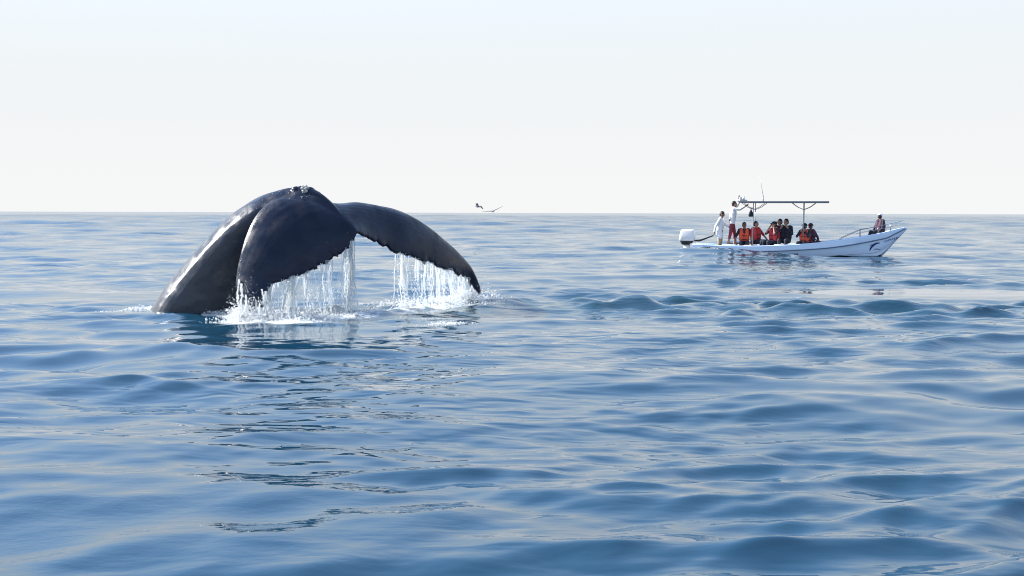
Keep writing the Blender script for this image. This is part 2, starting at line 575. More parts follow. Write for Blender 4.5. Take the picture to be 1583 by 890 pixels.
def build_sea():
    ang = [math.radians(a) for a in np.arange(-33, 33.001, 0.11)]
    coarse = [math.radians(a) for a in np.arange(33, 327.1, 4.9)][1:-1]
    ang = np.array(ang + coarse)
    r = [1.2]
    while r[-1] < 110:
        r.append(r[-1] * 1.0062)
    while r[-1] < 650:
        r.append(r[-1] * 1.0085)
    while r[-1] < 9000:
        r.append(r[-1] * 1.03)
    r = np.array(r)
    A, RR = np.meshgrid(ang, r)
    x0, y0 = (RR * np.sin(A)).ravel(), (RR * np.cos(A)).ravel()
    dr = np.gradient(r)
    dang = np.where(np.abs((A + math.pi) % (2 * math.pi) - math.pi) > R(33.2), R(4.9), R(0.11))
    sp = np.maximum(dr[:, None] * np.ones_like(A), dang * RR).ravel()
    dx, dy, z = sea(x0, y0, sp)
    fade = np.exp(-(RR.ravel() / 2500.0) ** 2)
    V = np.stack([x0 + dx, y0 + dy, z * fade], 1)
    n, m = len(ang), len(r)
    i = np.arange(m - 1)[:, None] * n
    j = np.arange(n)[None, :]
    jn = (j + 1) % n
    Q = np.stack([i + j, i + jn, i + n + jn, i + n + j], -1).reshape(-1, 4)[:, ::-1]
    c = len(V)
    V = np.vstack([V, [[0, 0, 0]]])
    T = np.stack([np.full(n, c), jn.ravel(), j.ravel()], 1)[:, ::-1]
    T = np.stack([np.full(n, c), j.ravel(), jn.ravel()], 1)[:, ::-1]
    me = np_mesh('sea', V, Q, T)
    chop, slick = masks(x0, y0)
    aer = np.clip(0.95 * gauss2(x0, y0, -1.5, 19.2, 1.7, 0.8, 0.55) + 0.7 * chop * (x0 > -2) * np.exp(-np.clip(x0, 0, 99) / 9.0), 0, 1)
    foam = 0.78 * gauss2(x0, y0, -3.60, 17.50, 0.75, 0.34, 0.12)
    foam = np.maximum(foam, 0.66 * gauss2(x0, y0, -2.85, 18.05, 0.75, 0.36, 0.5))
    foam = np.maximum(foam, 0.58 * gauss2(x0, y0, -1.45, 19.9, 1.3, 0.42, 0.62))
    foam = np.maximum(foam, 0.55 * gauss2(x0, y0, -0.5, 21.1, 0.6, 0.45, 0.5))
    foam = np.maximum(foam, 0.56 * gauss2(x0, y0, -5.8, 19.2, 0.8, 0.35, -0.3))
    foam = np.maximum(foam, 0.50 * gauss2(x0, y0, -4.6, 18.8, 0.9, 0.25, 0.0))
    foam = np.maximum(foam, 0.43 * gauss2(x0, y0, -1.7, 18.9, 1.3, 0.5, 0.45))
    foam = np.maximum(foam, 0.42 * gauss2(x0, y0, -0.95, 17.0, 0.5, 0.25, 0.0))
    foam = np.maximum(foam, 0.38 * gauss2(x0, y0, 7.6, 19.0, 1.3, 0.35, 0.0))
    foam = np.maximum(foam, 0.36 * gauss2(x0, y0, 5.6, 23.4, 0.6, 0.25, 0.0))
    calm = np.clip(0.05 + 0.5 * chop + 0.10 * lowfreq(x0, y0, 33, 5.0), 0.02, 0.8) * (1 - 0.7 * slick) 
    unres = 0.012 + 0.15 * smooth01(np.log(np.maximum(RR.ravel(), 12.0) / 12.0) / math.log(40.0)) * (1 - slick)
    rip = np.clip(0.7 + 0.5 * lowfreq(x0, y0, 34, 4.0), 0.1, 1.3) * (1 - 0.93 * slick)
    for nm, arr in (('aerated', aer), ('foam', foam), ('calm', calm), ('unresolved', unres), ('rippled', rip)):
        at = me.attributes.new(nm, 'FLOAT', 'POINT')
        at.data.foreach_set('value', np.append(arr, 0).astype(np.float32))
    o = link_mesh('sea', me, M['water'])
    tag(o, 'blue rippled sea water reaching the horizon', None, None, 'structure')
    return o


build_sea()


def sea_z(x, y):
    return float(sea(np.array([x], float), np.array([y], float))[2][0])


# ------------------------------------------------------------------ the whale's tail
LAT = Vector((0.35, 0.94, 0.0)).normalized()      # across the tail stock
LE = [(393, 493, 17.75), (376, 478, 17.85), (367, 455, 17.95), (365, 430, 18.05), (370, 400, 18.15), (378, 370, 18.30), (390, 342, 18.45),
      (406, 321, 18.60), (428, 308, 18.70), (455, 308, 18.80), (487, 316, 18.92), (518, 318, 19.10), (545, 314, 19.35), (580, 318, 19.60),
      (615, 326, 19.90), (650, 344, 20.20), (680, 367, 20.50), (705, 389, 20.80), (725, 410, 21.00), (737, 430, 21.10), (743, 450, 21.20), (740, 461, 21.20)]
TE = [(404, 493, 17.75), (407, 478, 17.78), (406, 456, 17.83), (426, 437, 17.98), (450, 430, 18.04), (475, 420, 18.12), (500, 409, 18.20),
      (520, 397, 18.28), (539, 382, 18.36), (550, 369, 18.42), (552, 360, 18.46), (560, 363, 18.60), (577, 372, 18.85), (602, 385, 19.15),
      (632, 397, 19.40), (662, 407, 19.80), (690, 417, 20.20), (709, 424, 20.60), (721, 430, 20.90), (726, 440, 21.05), (730, 455, 21.15), (735, 461, 21.20)]
TH = [.03, .04, .06, .07, .08, .10, .12, .14, .16, .18, .20, .20, .18, .17, .15, .13, .11, .09, .07, .06, .05, .04]
NST = 170
le = spline([tuple(P(*p)) for p in LE], NST)
te = spline([tuple(P(*p)) for p in TE], NST)
th = spline([[t] for t in TH], NST)[:, 0]
span = np.linspace(0, 1, NST)
TE_PTS = []


def build_whale():
    bm = bmesh.new()
    rings = []
    K = 26
    for i in range(NST):
        a, b = Vector(le[i]), Vector(te[i])
        i0, i1 = max(i - 2, 0), min(i + 2, NST - 1)
        sp_ = Vector((le[i1] + te[i1]) / 2 - (le[i0] + te[i0]) / 2)
        ch = b - a
        cl = ch.length
        cd = ch.normalized()
        nrm = sp_.cross(cd)
        if nrm.y > 0:
            nrm = -nrm
        nrm.normalize()
        # ragged trailing edge, knobbly tips
        s = i / NST * 60
        tipn = max(0.0, abs(span[i] - 0.5) * 2 - 0.80) / 0.20
        rag = 0.040 * mnoise.noise(Vector((s * 1.3, 3.1, 0))) + 0.042 * mnoise.noise(Vector((s * 3.3, 7.7, 0)))
        rag *= (0.35 if abs(span[i] - 0.475) < 0.03 else 1.0) * 1.5
        a = a - cd * 0.05 * tipn * mnoise.noise(Vector((s * 4.1, 1.7, 2.0)))
        TE_PTS.append(b + cd * rag)
        ch = b - a
        root = math.exp(-((span[i] - 0.475) / 0.10) ** 2)
        camber = 0.07 * cl * (1 - 0.4 * root)
        t = max(th[i], 0.045)
        ring = []
        for k in range(K):
            u = k / K
            if u < 0.5:
                s_, side = u * 2, 1
            else:
                s_, side = (1 - u) * 2, -1
            s_ = 0.5 - 0.5 * math.cos(math.pi * s_)
            thick = t * (1.48 * math.sqrt(max(s_, 0)) - 0.63 * s_ - 1.758 * s_ ** 2 + 1.42 * s_ ** 3 - 0.508 * s_ ** 4) + 0.020 * min(1, s_ * 4 + 0.3)
            p = a + ch * s_ + cd * rag * max(0.0, (s_ - 0.86) / 0.14) + nrm * (camber * 4 * s_ * (1 - s_) + side * thick)
            ring.append(bm.verts.new(p))
        rings.append(ring)
    for r0, r1 in zip(rings, rings[1:]):
        for k in range(K):
            bm.faces.new((r0[k], r0[(k + 1) % K], r1[(k + 1) % K], r1[k]))
    bm.faces.new(rings[0][::-1])
    bm.faces.new(rings[-1])
    # tail stock: dorsal and ventral outline, depth, half width
    out = [(95, 640), (165, 560), (238, 474), (268, 432), (300, 394), (335, 354), (371, 323), (401, 304), (430, 294), (455, 289), (474, 288), (492, 296), (512, 312), (532, 334)]
    inn = [(420, 720), (402, 590), (390, 492), (398, 455), (410, 425), (424, 400), (438, 381), (454, 367), (470, 357), (485, 351), (500, 348), (513, 347), (526, 348), (540, 352)]
    dep = [20.0, 19.65, 19.38, 19.34, 19.30, 19.25, 19.2, 19.14, 19.06, 18.98, 18.92, 18.82, 18.70, 18.58]
    hv = [1.1, .95, .80, .71, .63, .55, .48, .41, .35, .30, .26, .21, .15, .10]
    rows = [tuple(P(*o, d)) + tuple(P(*q, d)) + (w,) for o, q, d, w in zip(out, inn, dep, hv)]
    rows = spline(rows, 90)
    rings = []
    K = 48
    for i, rw in enumerate(rows):
        o, q, w = Vector(rw[:3]), Vector(rw[3:6]), rw[6]
        c = (o + q) / 2
        u = (o - q) / 2
        ring = []
        for k in range(K):
            t = 2 * math.pi * k / K
            cu, sv = math.cos(t), math.sin(t)
            # roof-shaped back: a ridge, a sloping shoulder, a flat flank
            pinch = min(1.0, 1.28 * (1 - max(0, cu) ** 1.3) + 0.02) / max(abs(sv), .12) if cu > 0 else 1 - 0.15 * cu * cu
            pinch = min(pinch, 1.0) if abs(sv) > .12 else 0.30
            pinch = 0.32 * pinch + 0.68 * (1 - 0.28 * max(0, cu) ** 2 - 0.15 * max(0, -cu) ** 2)
            wob = 1 + 0.022 * mnoise.noise(Vector((i * 0.16, cu * 2, sv * 2))) + 0.016 * mnoise.noise(Vector((i * 0.45, cu * 6, sv * 6)))
            ring.append(bm.verts.new(c + u * cu * wob + LAT * w * sv * pinch * wob))
        rings.append(ring)
    for r0, r1 in zip(rings, rings[1:]):
        for k in range(K):
            bm.faces.new((r0[k], r0[(k + 1) % K], r1[(k + 1) % K], r1[k]))
    bm.faces.new(rings[0][::-1])
    bm.faces.new(rings[-1])
    # knuckle where the dorsal ridge ends
    for px, py, rr in ((468, 294, 0.085), (478, 297, 0.095), (488, 303, 0.09), (458, 294, 0.07)):
        add_ell(bm, P(px, py, 18.9), (rr * 1.2, rr, rr))
    me = remeshed(bm, 0.015, 5, 0.5, 'humpback_whale')
    # small knocks and wrinkles in the skin
    n = len(me.vertices)
    o = link_mesh('humpback_whale', me, M['whale'])
    tag(o, 'dark wet humpback whale tail arching out of the sea with drooping flukes', 'whale')
    # barnacle crust on the knuckle, on the leading edge and along the back
    bb = bmesh.new()
    for _ in range(46):
        t = random.random()
        px = 466 + 9 * random.random() + 3 * t
        py = 287 + 16 * t + random.uniform(-1, 1)
        add_ell(bb, P(px, py, 18.78 + 0.05 * random.random()), [random.uniform(0.012, 0.034) for _ in range(3)], sub=1)
    tag(from_bm('barnacle_crust', bb, M['barnacle'], o), 'whitish barnacle crust on the knuckle of the tail stock')
    return o


whale = build_whale()
from mathutils.bvhtree import BVHTree
WB = BVHTree.FromPolygons([v.co[:] for v in whale.data.vertices], [p.vertices[:] for p in whale.data.polygons])


def on_whale(px, py, off=0.0):
    o = Vector((0, 0, CAM_H))
    d = (P(px, py, 20.0) - o).normalized()
    loc, nrm, _, _ = WB.ray_cast(o, d)
    return (loc + nrm * off, nrm) if loc else (None, None)


# single barnacles / beads along the ridge of the back and the fluke's leading edge
proto = None
for k in range(60):
    if k < 36:
        t = random.random()
        px, py = [(360, 338), (395, 314), (430, 300), (462, 296)][min(3, int(t * 4))]
        px += random.uniform(-17, 17)
        py = 300 + max(0, (430 - px)) * 0.42 + random.uniform(-7, 9)
    else:
        t = random.random()
        i = int(12 + t * 46)
        v = P(0, 0, 1)
        ex, ey = np.interp(t, np.linspace(0, 1, 6), [368, 367, 372, 380, 393, 410]), np.interp(t, np.linspace(0, 1, 6), [450, 425, 398, 368, 340, 320])
        px, py = ex + random.uniform(1, 4), ey
    loc, nrm = on_whale(px, py, 0.0)
    if loc is None:
        continue
    if proto is None:
        b = bmesh.new()
        bmesh.ops.create_icosphere(b, subdivisions=1, radius=1.0)
        proto = from_bm('barnacle', b, M['barnacle'], whale)
        o = proto
    else:
        o = proto.copy()
        col.objects.link(o)
        o.parent = whale
    s = random.uniform(0.006, 0.013)
    o.location = loc
    o.scale = (s, s, s * 0.8)

# ------------------------------------------------------------------ water pouring off the flukes
ICO = None


def ico_arrays():
    b = bmesh.new()
    bmesh.ops.create_icosphere(b, subdivisions=1, radius=1.0)
    b.verts.ensure_lookup_table()
    v = np.array([x.co[:] for x in b.verts])
    f = np.array([[x.index for x in fa.verts] for fa in b.faces])
    b.free()
    return v, f


IV, IF = ico_arrays()


def droplets(name, pts, rad, mat, stretch=None):
    pts, rad = np.asarray(pts, float), np.asarray(rad, float)
    n = len(pts)
    st = np.ones((n, 3)) if stretch is None else np.asarray(stretch)
    V = (IV[None] * (rad[:, None, None] * st[:, None, :]) + pts[:, None, :]).reshape(-1, 3)
    T = (IF[None] + (np.arange(n) * len(IV))[:, None, None]).reshape(-1, 3)
    return np_mesh(name, V, None, T)


def pour(name, i0, i1, n, label, seed, heavy=()):
    """Strands and beads of water falling from the trailing edge between stations i0 and i1."""
    g = random.Random(seed)
    bm = bmesh.new()
    dp, dr, ds = [], [], []
    cents = [(g.uniform(i0, i1), g.uniform(0.4, 2.2), g.random() ** 1.8 + 0.18, g.gauss(0, 0.07)) for _ in range(int((i1 - i0) / 3.0))]
    for k in range(n):
        cc = g.choices(cents, [c_[2] for c_ in cents])[0]
        i = int(min(max(g.gauss(cc[0], cc[1] * 0.75), i0), i1))
        a = TE_PTS[i] + Vector((g.uniform(-.02, .02), g.uniform(-.03, .03), 0.02))
        zb = sea_z(a.x, a.y)
        H = a.z - zb
        if H < 0.05:
            continue
        big = g.random() ** 2.2
        r0 = 0.0022 + 0.0062 * big
        frac = 1.0 if g.random() < 0.55 else g.uniform(0.25, 0.95)
        vx, vy = g.gauss(0.01, 0.055) + cc[3] - (i - cc[0]) * g.uniform(-0.01, 0.02), g.gauss(-0.05, 0.06)
        m = max(6, int(H * frac / 0.022))
        pts, rad = [], []
        ph = g.uniform(0, 10)
        for q in range(m + 1):
            f = q / m * frac
            w = 0.022 * mnoise.noise(Vector((ph, f * H * 7, 0))) * (0.3 + f)
            p = a + Vector((vx * f + w, vy * f + w * 0.6, -H * f))
            bead = 1 + 0.65 * mnoise.noise(Vector((ph + 5, f * H * 24, 1)))
            pts.append(p)
            rad.append(max(0.0012, r0 * (1.25 - 0.55 * f) * bead))
        # break the strand into runs of water
        run = []
        for p, r in zip(pts, rad):
            gap = mnoise.noise(Vector((ph + 9, (a.z - p.z) * 9, 2))) > 0.16 + 0.40 * big - 0.34 * (a.z - p.z) / H
            if gap:
                if len(run) > 2:
                    add_tube(bm, [x[0] for x in run], [x[1] for x in run], 5)
                run = []
                if g.random() < 0.8:
                    dp.append(p + Vector((g.gauss(0, .008), g.gauss(0, .008), 0)))
                    dr.append(g.uniform(0.003, 0.0085))
            else:
                run.append((p, r))
        if len(run) > 2:
            add_tube(bm, [x[0] for x in run], [x[1] for x in run], 5)
        for q in range(int(22 + 20 * big)):
            f = g.random() ** 0.7
            dp.append(a + Vector((vx * f + g.gauss(0, .03), vy * f + g.gauss(0, .03), -H * f)))
            dr.append(g.uniform(0.0022, 0.006))
    me0 = bpy.data.meshes.new('t')
    bmesh.ops.recalc_face_normals(bm, faces=bm.faces[:])
    bm.to_mesh(me0)
    bm.free()
    bm = bmesh.new()
    bm.from_mesh(me0)
    dm = droplets('d', dp, dr, None, np.stack([np.ones(len(dp)), np.ones(len(dp)), rng.uniform(1, 1.9, len(dp))], 1))
    bm.from_mesh(dm)
    o = from_bm(name, bm, M['strand'])
    tag(o, label, 'falling water', None, 'stuff')
    return o


# stations: 170 samples over 22 control rows -> row r is station r * 8.05
def st(r):
    return int(r * (NST - 1) / 21)


pour('falling_water', st(2.4), st(8.9), 150, 'curtain of white water streaming off the trailing edge of the near fluke', 3)
pour('falling_water', st(13.2), st(18.6), 125, 'white water strands streaming off the trailing edge of the far fluke', 4)


def thick_streams():
    """Heavy sheets and ropes of water at the near tip."""
    bm = bmesh.new()
    g = random.Random(9)
    for (xa, ya, xb, yb, Ya, r) in ((424, 440, 416, 494, 17.86, .022), (430, 437, 424, 496, 17.86, .014), (447, 434, 433, 498, 17.9, .020), (440, 440, 436, 494, 17.9, .012),
                                    (410, 450, 410, 492, 17.8, .026), (405, 447, 409, 470, 17.8, .018), (370, 432, 366, 462, 17.95, .020), (374, 438, 373, 480, 17.85, .024),
                                    (367, 455, 371, 488, 17.8, .016), (380, 455, 381, 492, 17.72, .022), (462, 428, 450, 484, 17.92, .012), (478, 424, 470, 474, 17.95, .014),
                                    (498, 412, 494, 476, 18.0, .010), (514, 402, 512, 474, 18.1, .014), (530, 392, 528, 468, 18.15, .012)):
        m = 26
        ph = g.uniform(0, 20)
        pts, rad = [], []
        for q in range(m + 1):
            f = q / m
            p = P(xa + (xb - xa) * f, ya + (yb - ya) * f, Ya - 0.08 * f)
            p += Vector((mnoise.noise(Vector((ph, f * 5, 0))), mnoise.noise(Vector((ph, f * 5, 4))), 0)) * 0.02
            pts.append(p)
            rad.append(r * 0.7 * (1.1 - 0.4 * f) * (1 + 0.7 * mnoise.noise(Vector((ph + 3, f * 11, 0)))))
        add_tube(bm, pts, rad, 7)
    o = from_bm('falling_water', bm, M['spray'])
    tag(o, 'thick ropes of white water pouring off the tip of the near fluke', 'falling water', None, 'stuff')
    # glassy films hanging between the ropes
    bm = bmesh.new()
    for (xa, xb, yt, yb, x2a, x2b, Y) in ((426, 448, 437, 496, 420, 434, 17.88), (449, 470, 430, 484, 440, 458, 17.93), (474, 500, 418, 478, 468, 494, 18.0), (503, 534, 402, 474, 500, 530, 18.1),
                                          (640, 668, 404, 466, 640, 664, 19.6), (672, 700, 414, 466, 672, 700, 20.2), (704, 726, 428, 466, 702, 730, 20.8)):
        nx, ny = 14, 22
        grid = []
        ph = g.uniform(0, 30)
        for j in range(ny + 1):
            f = j / ny
            row = []
            for i in range(nx + 1):
                s = i / nx
                x = (xa + (xb - xa) * s) * (1 - f) + (x2a + (x2b - x2a) * s) * f
                y = yt + (yb - yt) * f
                p = P(x, y, Y)
                p.y += 0.035 * mnoise.noise(Vector((ph + s * 6, f * 2.2, 0))) + 0.01 * mnoise.noise(Vector((ph + s * 16, f * 6, 3)))
                row.append(bm.verts.new(p))
            grid.append(row)
        for j in range(ny):
            for i in range(nx):
                s, f = i / nx, j / ny
                hole = mnoise.noise(Vector((ph + s * 5.5, f * 2.0, 7))) + 0.35 * mnoise.noise(Vector((ph + s * 13, f * 7, 5)))
                if hole < 0.16 - 0.55 * f:
                    bm.faces.new((grid[j][i], grid[j][i + 1], grid[j + 1][i + 1], grid[j + 1][i]))
    bmesh.ops.delete(bm, geom=[v for v in bm.verts if not v.link_faces], context='VERTS')
    o = from_bm('water_film', bm, M['film'])
    tag(o, 'thin glassy sheets of water hanging between the strands under the flukes', 'falling water', None, 'stuff')


thick_streams()


def splash():
    """White water thrown up where the flukes and the falling water strike the sea."""
    g = np.random.default_rng(5)
    pts, rad = [], []
    spots = [  # centre x, y, spread along, across, height, count, lean
        (P(384, 494, 17.66), .26, .14, .24, 2400), (P(412, 498, 17.66), .30, .14, .17, 2600), (P(448, 494, 17.8), .32, .16, .12, 2400), (P(480, 490, 18.0), .3, .16, .08, 1200), (P(362, 480, 18.0), .12, .1, .26, 260),
        (P(500, 484, 18.2), .45, .2, .07, 800), (P(530, 480, 18.6), .3, .2, .10, 500),
        (P(650, 470, 20.4), .65, .22, .08, 1300), (P(712, 467, 21.0), .35, .2, .12, 1200), (P(752, 464, 21.3), .22, .2, .16, 900), (P(770, 470, 21.3), .2, .2, .06, 400),
        (P(262, 474, 19.6), .22, .12, .05, 700), (P(210, 482, 19.4), .35, .1, .03, 400), (P(320, 486, 18.9), .45, .1, .03, 500), (P(372, 484, 18.1), .12, .12, .2, 500),
        (P(690, 506, 16.9), .25, .1, .03, 150)]
    for c, sx, sy, h, n in spots:
        n = int(n * 1.5)
        x = c.x + g.normal(0, sx, n) * 0.8
        y = c.y + g.normal(0, sy, n)
        d = np.exp(-((x - c.x) / sx) ** 2)
        base = sea(x, y)[2]
        z = base + np.abs(g.exponential(h * 0.55, n)) * d - 0.004
        pts.append(np.stack([x, y, z], 1))
        rad.append(np.exp(g.normal(math.log(0.0050), 0.55, n)) * np.clip(1.25 - (z - base) / (h * 3.0), 0.45, 1.25))
    pts = np.vstack(pts)
    rad = np.clip(np.concatenate(rad), 0.002, 0.024)
    me = droplets('splash', pts, rad, None)
    o = link_mesh('splash', me, M['spray'])
    tag(o, 'white foamy splash and spray around the fluke tips and tail stock', 'splash', None, 'stuff')
    # heaped foam: low ragged mounds
    bmf = bmesh.new()
    for c, lx, ly, h, rot, sd in ((P(405, 499, 17.66), .62, .20, .13, .10, 1), (P(462, 493, 17.95), .55, .20, .10, .35, 2), (P(520, 485, 18.5), .50, .18, .06, .55, 6), (P(660, 472, 20.4), .85, .24, .07, .62, 3),
                                  (P(722, 469, 21.0), .45, .26, .10, .3, 4), (P(765, 470, 21.3), .30, .2, .06, .2, 7), (P(250, 479, 19.3), .45, .16, .05, -.2, 5), (P(205, 484, 19.1), .4, .10, .03, 0, 8), (P(330, 489, 18.6), .6, .10, .03, .1, 9)):
        nx, ny = int(lx * 2 / .013), int(ly * 2 / .016)
        gx, gy = np.meshgrid(np.linspace(-lx, lx, nx), np.linspace(-ly, ly, ny))
        wx_, wy_ = c.x + gx * math.cos(rot) - gy * math.sin(rot), c.y + gx * math.sin(rot) + gy * math.cos(rot)
        bz = sea(wx_.ravel(), wy_.ravel())[2].reshape(gx.shape)
        vs_ = []
        for j in range(ny):
            row = []
            for i in range(nx):
                e = math.exp(-2.2 * ((gx[j, i] / lx) ** 2 + (gy[j, i] / ly) ** 2))
                p = Vector((wx_[j, i] * 5, wy_[j, i] * 5, sd * 7.3))
                nn = 0.5 + 0.9 * mnoise.noise(p) + 0.55 * mnoise.noise(p * 2.7) + 0.40 * mnoise.noise(p * 6.5)
                hh = h * e * max(nn, 0) ** 1.3 * 1.9 + 0.016 - 0.06 * (1 - e)
                row.append((Vector((wx_[j, i] + .006 * mnoise.noise(p * 9), wy_[j, i], bz[j, i] + hh)), hh))
            vs_.append(row)
        bv = [[bmf.verts.new(q[0]) for q in r_] for r_ in vs_]
        for j in range(ny - 1):
            for i in range(nx - 1):
                if max(vs_[j][i][1], vs_[j + 1][i][1], vs_[j][i + 1][1], vs_[j + 1][i + 1][1]) > -0.012:
                    bmf.faces.new((bv[j][i], bv[j][i + 1], bv[j + 1][i + 1], bv[j + 1][i]))
    bmesh.ops.delete(bmf, geom=[v for v in bmf.verts if not v.link_faces], context='VERTS')
    o = from_bm('foam', bmf, M['spray'])
    tag(o, 'heaped white foam on the sea under the flukes and round the tail stock', 'foam', None, 'stuff')
    # spouts: rough crowns of water
    bm = bmesh.new()
    gg = random.Random(3)
    for (px, py, Y, hh, n) in ((380, 497, 17.66, .36, 22), (398, 500, 17.6, .20, 16), (420, 500, 17.66, .24, 18), (450, 497, 17.8, .16, 18), (478, 492, 17.9, .10, 14), (505, 488, 18.1, .08, 12), (372, 488, 17.9, .22, 6), (735, 468, 21.1, .13, 8), (757, 468, 21.3, .16, 6), (700, 470, 20.8, .1, 8), (640, 474, 20.2, .08, 8)):
        c = P(px, py, Y)
        for _ in range(n):
            a = Vector((c.x + gg.gauss(0, .12), c.y + gg.gauss(0, .07), 0))
            a.z = sea_z(a.x, a.y) - 0.02
            b = a + Vector((gg.gauss(0, .06), gg.gauss(0, .05), hh * gg.uniform(.3, 1)))
            m = 9
            ph = gg.uniform(0, 50)
            pts_ = [a.lerp(b, q / m) + Vector((mnoise.noise(Vector((ph, q * .5, 0))), mnoise.noise(Vector((ph, q * .5, 9))), 0)) * 0.02 for q in range(m + 1)]
            r0 = gg.uniform(.014, .036)
            add_tube(bm, pts_, [max(.003, r0 * (1 - .85 * q / m) * (1 + .6 * mnoise.noise(Vector((ph, q * .9, 3))))) for q in range(m + 1)], 6)
    o = from_bm('splash', bm, M['spray'])
    tag(o, 'ragged white spouts of water standing up at the fluke tips', 'splash', None, 'stuff')


splash()
#BOAT
# ------------------------------------------------------------------ the panga
AX = Vector((math.cos(R(15)), -math.sin(R(15)), 0))
LT = Vector((math.sin(R(15)), math.cos(R(15)), 0))
STERN = Vector((7.25, 46.3, 0))
boat = empty('panga_boat', STERN, R(-15))
tag(boat, 'white open motorboat with flat canopy full of passengers in orange vests', 'boat')


def blx(px, v=0.0):
    """Distance from the transom of what stands at photo column px, v metres off the centre line."""
    k = (px - 791.5) / F
    return (k * (STERN.y + LT.y * v) - STERN.x - LT.x * v) / (AX.x - AX.y * k)


def bw(x, v, z):
    return STERN + AX * x + LT * v + Vector((0, 0, z))


def zat(py, x, v=0.0):
    return CAM_H - (py - 330.7) / F * bw(x, v, 0).y


HT = [0, .15, .3, .45, .6, .75, .87, .95, 1.0]
HB = [.72, .80, .84, .85, .82, .70, .47, .23, .025]
HS = [.42, .37, .37, .42, .52, .69, .88, 1.03, 1.13]
HK = [-.26, -.26, -.25, -.23, -.20, -.14, -.06, .60, 1.06]
HL = 8.0


def hull_rows(n):
    return spline(np.stack([HT, HB, HS, HK], 1), n)


def section(b, zs, zk):
    d = zs - zk
    return [(b, zs), (b * .992, zs - .26 * min(d, .75)), (b * .965, zs - .30 * min(d, .75)), (b * .90, zk + .52 * d), (b * .80, zk + .30 * d), (b * .45, zk + .11 * d), (0.0, zk)]


def build_hull():
    rows = hull_rows(44)
    bm = bmesh.new()
    grid = []
    for t, b, zs, zk in rows:
        x = t * HL
        se = section(max(b, .02), zs, zk)
        iw = max(b - .075, .004)
        fl = min(max(.06, zk + .12), zs - .02)
        line = [(-iw * .86, fl), (-iw, zs - .002)] + [(-p, z) for p, z in se] + [(p, z) for p, z in se[-2::-1]] + [(iw, zs - .002), (iw * .86, fl)]
        grid.append([bm.verts.new((x, p, z)) for p, z in line])
    for a, b in zip(grid, grid[1:]):
        for k in range(len(a)):
            kk = (k + 1) % len(a)
            bm.faces.new((a[k], a[kk], b[kk], b[k]))
    # transom: solid board between the outer and the inner skin
    bm.faces.new(grid[0])
    bm.faces.new(grid[-1][::-1])
    bmesh.ops.remove_doubles(bm, verts=bm.verts[:], dist=1e-5)
    o = from_bm('hull', bm, M['hull'], boat, smooth=False)
    o.data.materials.append(M['boot'])
    for p in o.data.polygons:
        p.use_smooth = abs(p.normal.x) < 0.97
        if p.center.z < 0.05 and p.normal.z < 0.2 and p.center.z > -1:
            p.material_index = 1
    o.data.set_sharp_from_angle(angle=R(28))
    tr = bmesh.new()
    add_box(tr, (.01, -.66, -.1), (.07, .66, .40), .01)
    from_bm('transom', tr, M['inner'], o)
    # rub rail under the sheer strake
    for sgn in (-1, 1):
        b2 = bmesh.new()
        add_tube(b2, [(t * HL, sgn * (max(b, .02) * .98 + .008), section(b, zs, zk)[2][1] + .012) for t, b, zs, zk in rows[:-1]], .024, 6)
        from_bm('rub_rail', b2, M['rail'], o)
        b3 = bmesh.new()
        add_tube(b3, [(t * HL, sgn * max(b - .03, .0), zs + .012) for t, b, zs, zk in rows[:-1]], .030, 6)
        from_bm('gunwale_cap', b3, M['hull'], o)
    # foredeck
    b4 = bmesh.new()
    rr = [r for r in rows if r[0] > .76]
    top = [[b4.verts.new((t * HL, k * max(b - .06, .003), zs - .05 + .05 * (1 - k * k))) for k in (-1, -.5, 0, .5, 1)] for t, b, zs, zk in rr]
    low = [[b4.verts.new((v.co.x, v.co.y, v.co.z - .04)) for v in r] for r in top]
    for g0, fl in ((top, 1), (low, -1)):
        for a, b in zip(g0, g0[1:]):
            for k in range(4):
                b4.faces.new((a[k], a[k + 1], b[k + 1], b[k])[::fl])
    for k in range(4):
        b4.faces.new((top[0][k], low[0][k], low[0][k + 1], top[0][k + 1]))
    from_bm('foredeck', b4, M['hull'], o)
    return o


hull = build_hull()
bpy.context.view_layer.update()
BM_W = boat.matrix_world.copy() if boat.matrix_world.translation.length > 1 else Matrix.Translation(STERN) @ Matrix.Rotation(R(-15), 4, 'Z')
HBV = BVHTree.FromPolygons([BM_W @ v.co for v in hull.data.vertices], [p.vertices[:] for p in hull.data.polygons])
BM_I = BM_W.inverted()


def on_hull(px, py, off=.006):
    o = Vector((0, 0, CAM_H))
    d = (P(px, py, 44.0) - o).normalized()
    loc, nrm, _, _ = HBV.ray_cast(o, d)
    if loc is None:
        return None
    if nrm.dot(d) > 0:
        nrm = -nrm
    return BM_I @ (loc + nrm * off)


def hull_strip(name, strokes, mat):
    bm = bmesh.new()
    for pts, w0, w1 in strokes:
        pp = spline(pts, 12) if len(pts) > 2 else np.linspace(pts[0], pts[1], 4)
        prev = None
        n = len(pp)
        for i, (x, y) in enumerate(pp):
            f = i / (n - 1)
            d = pp[min(i + 1, n - 1)] - pp[max(i - 1, 0)]
            d = d / (np.hypot(*d) + 1e-6)
            w = (w0 + (w1 - w0) * f) * (0.35 + 0.65 * math.sin(math.pi * min(max(f, .08), .92))) if len(pts) > 2 else w0
            a, b = on_hull(x - d[1] * w, y + d[0] * w), on_hull(x + d[1] * w, y - d[0] * w)
            if a is None or b is None:
                prev = None
                continue
            cur = (bm.verts.new(a), bm.verts.new(b))
            if prev:
                bm.faces.new((prev[0], prev[1], cur[1], cur[0]))
            prev = cur
    return from_bm(name, bm, mat, hull)


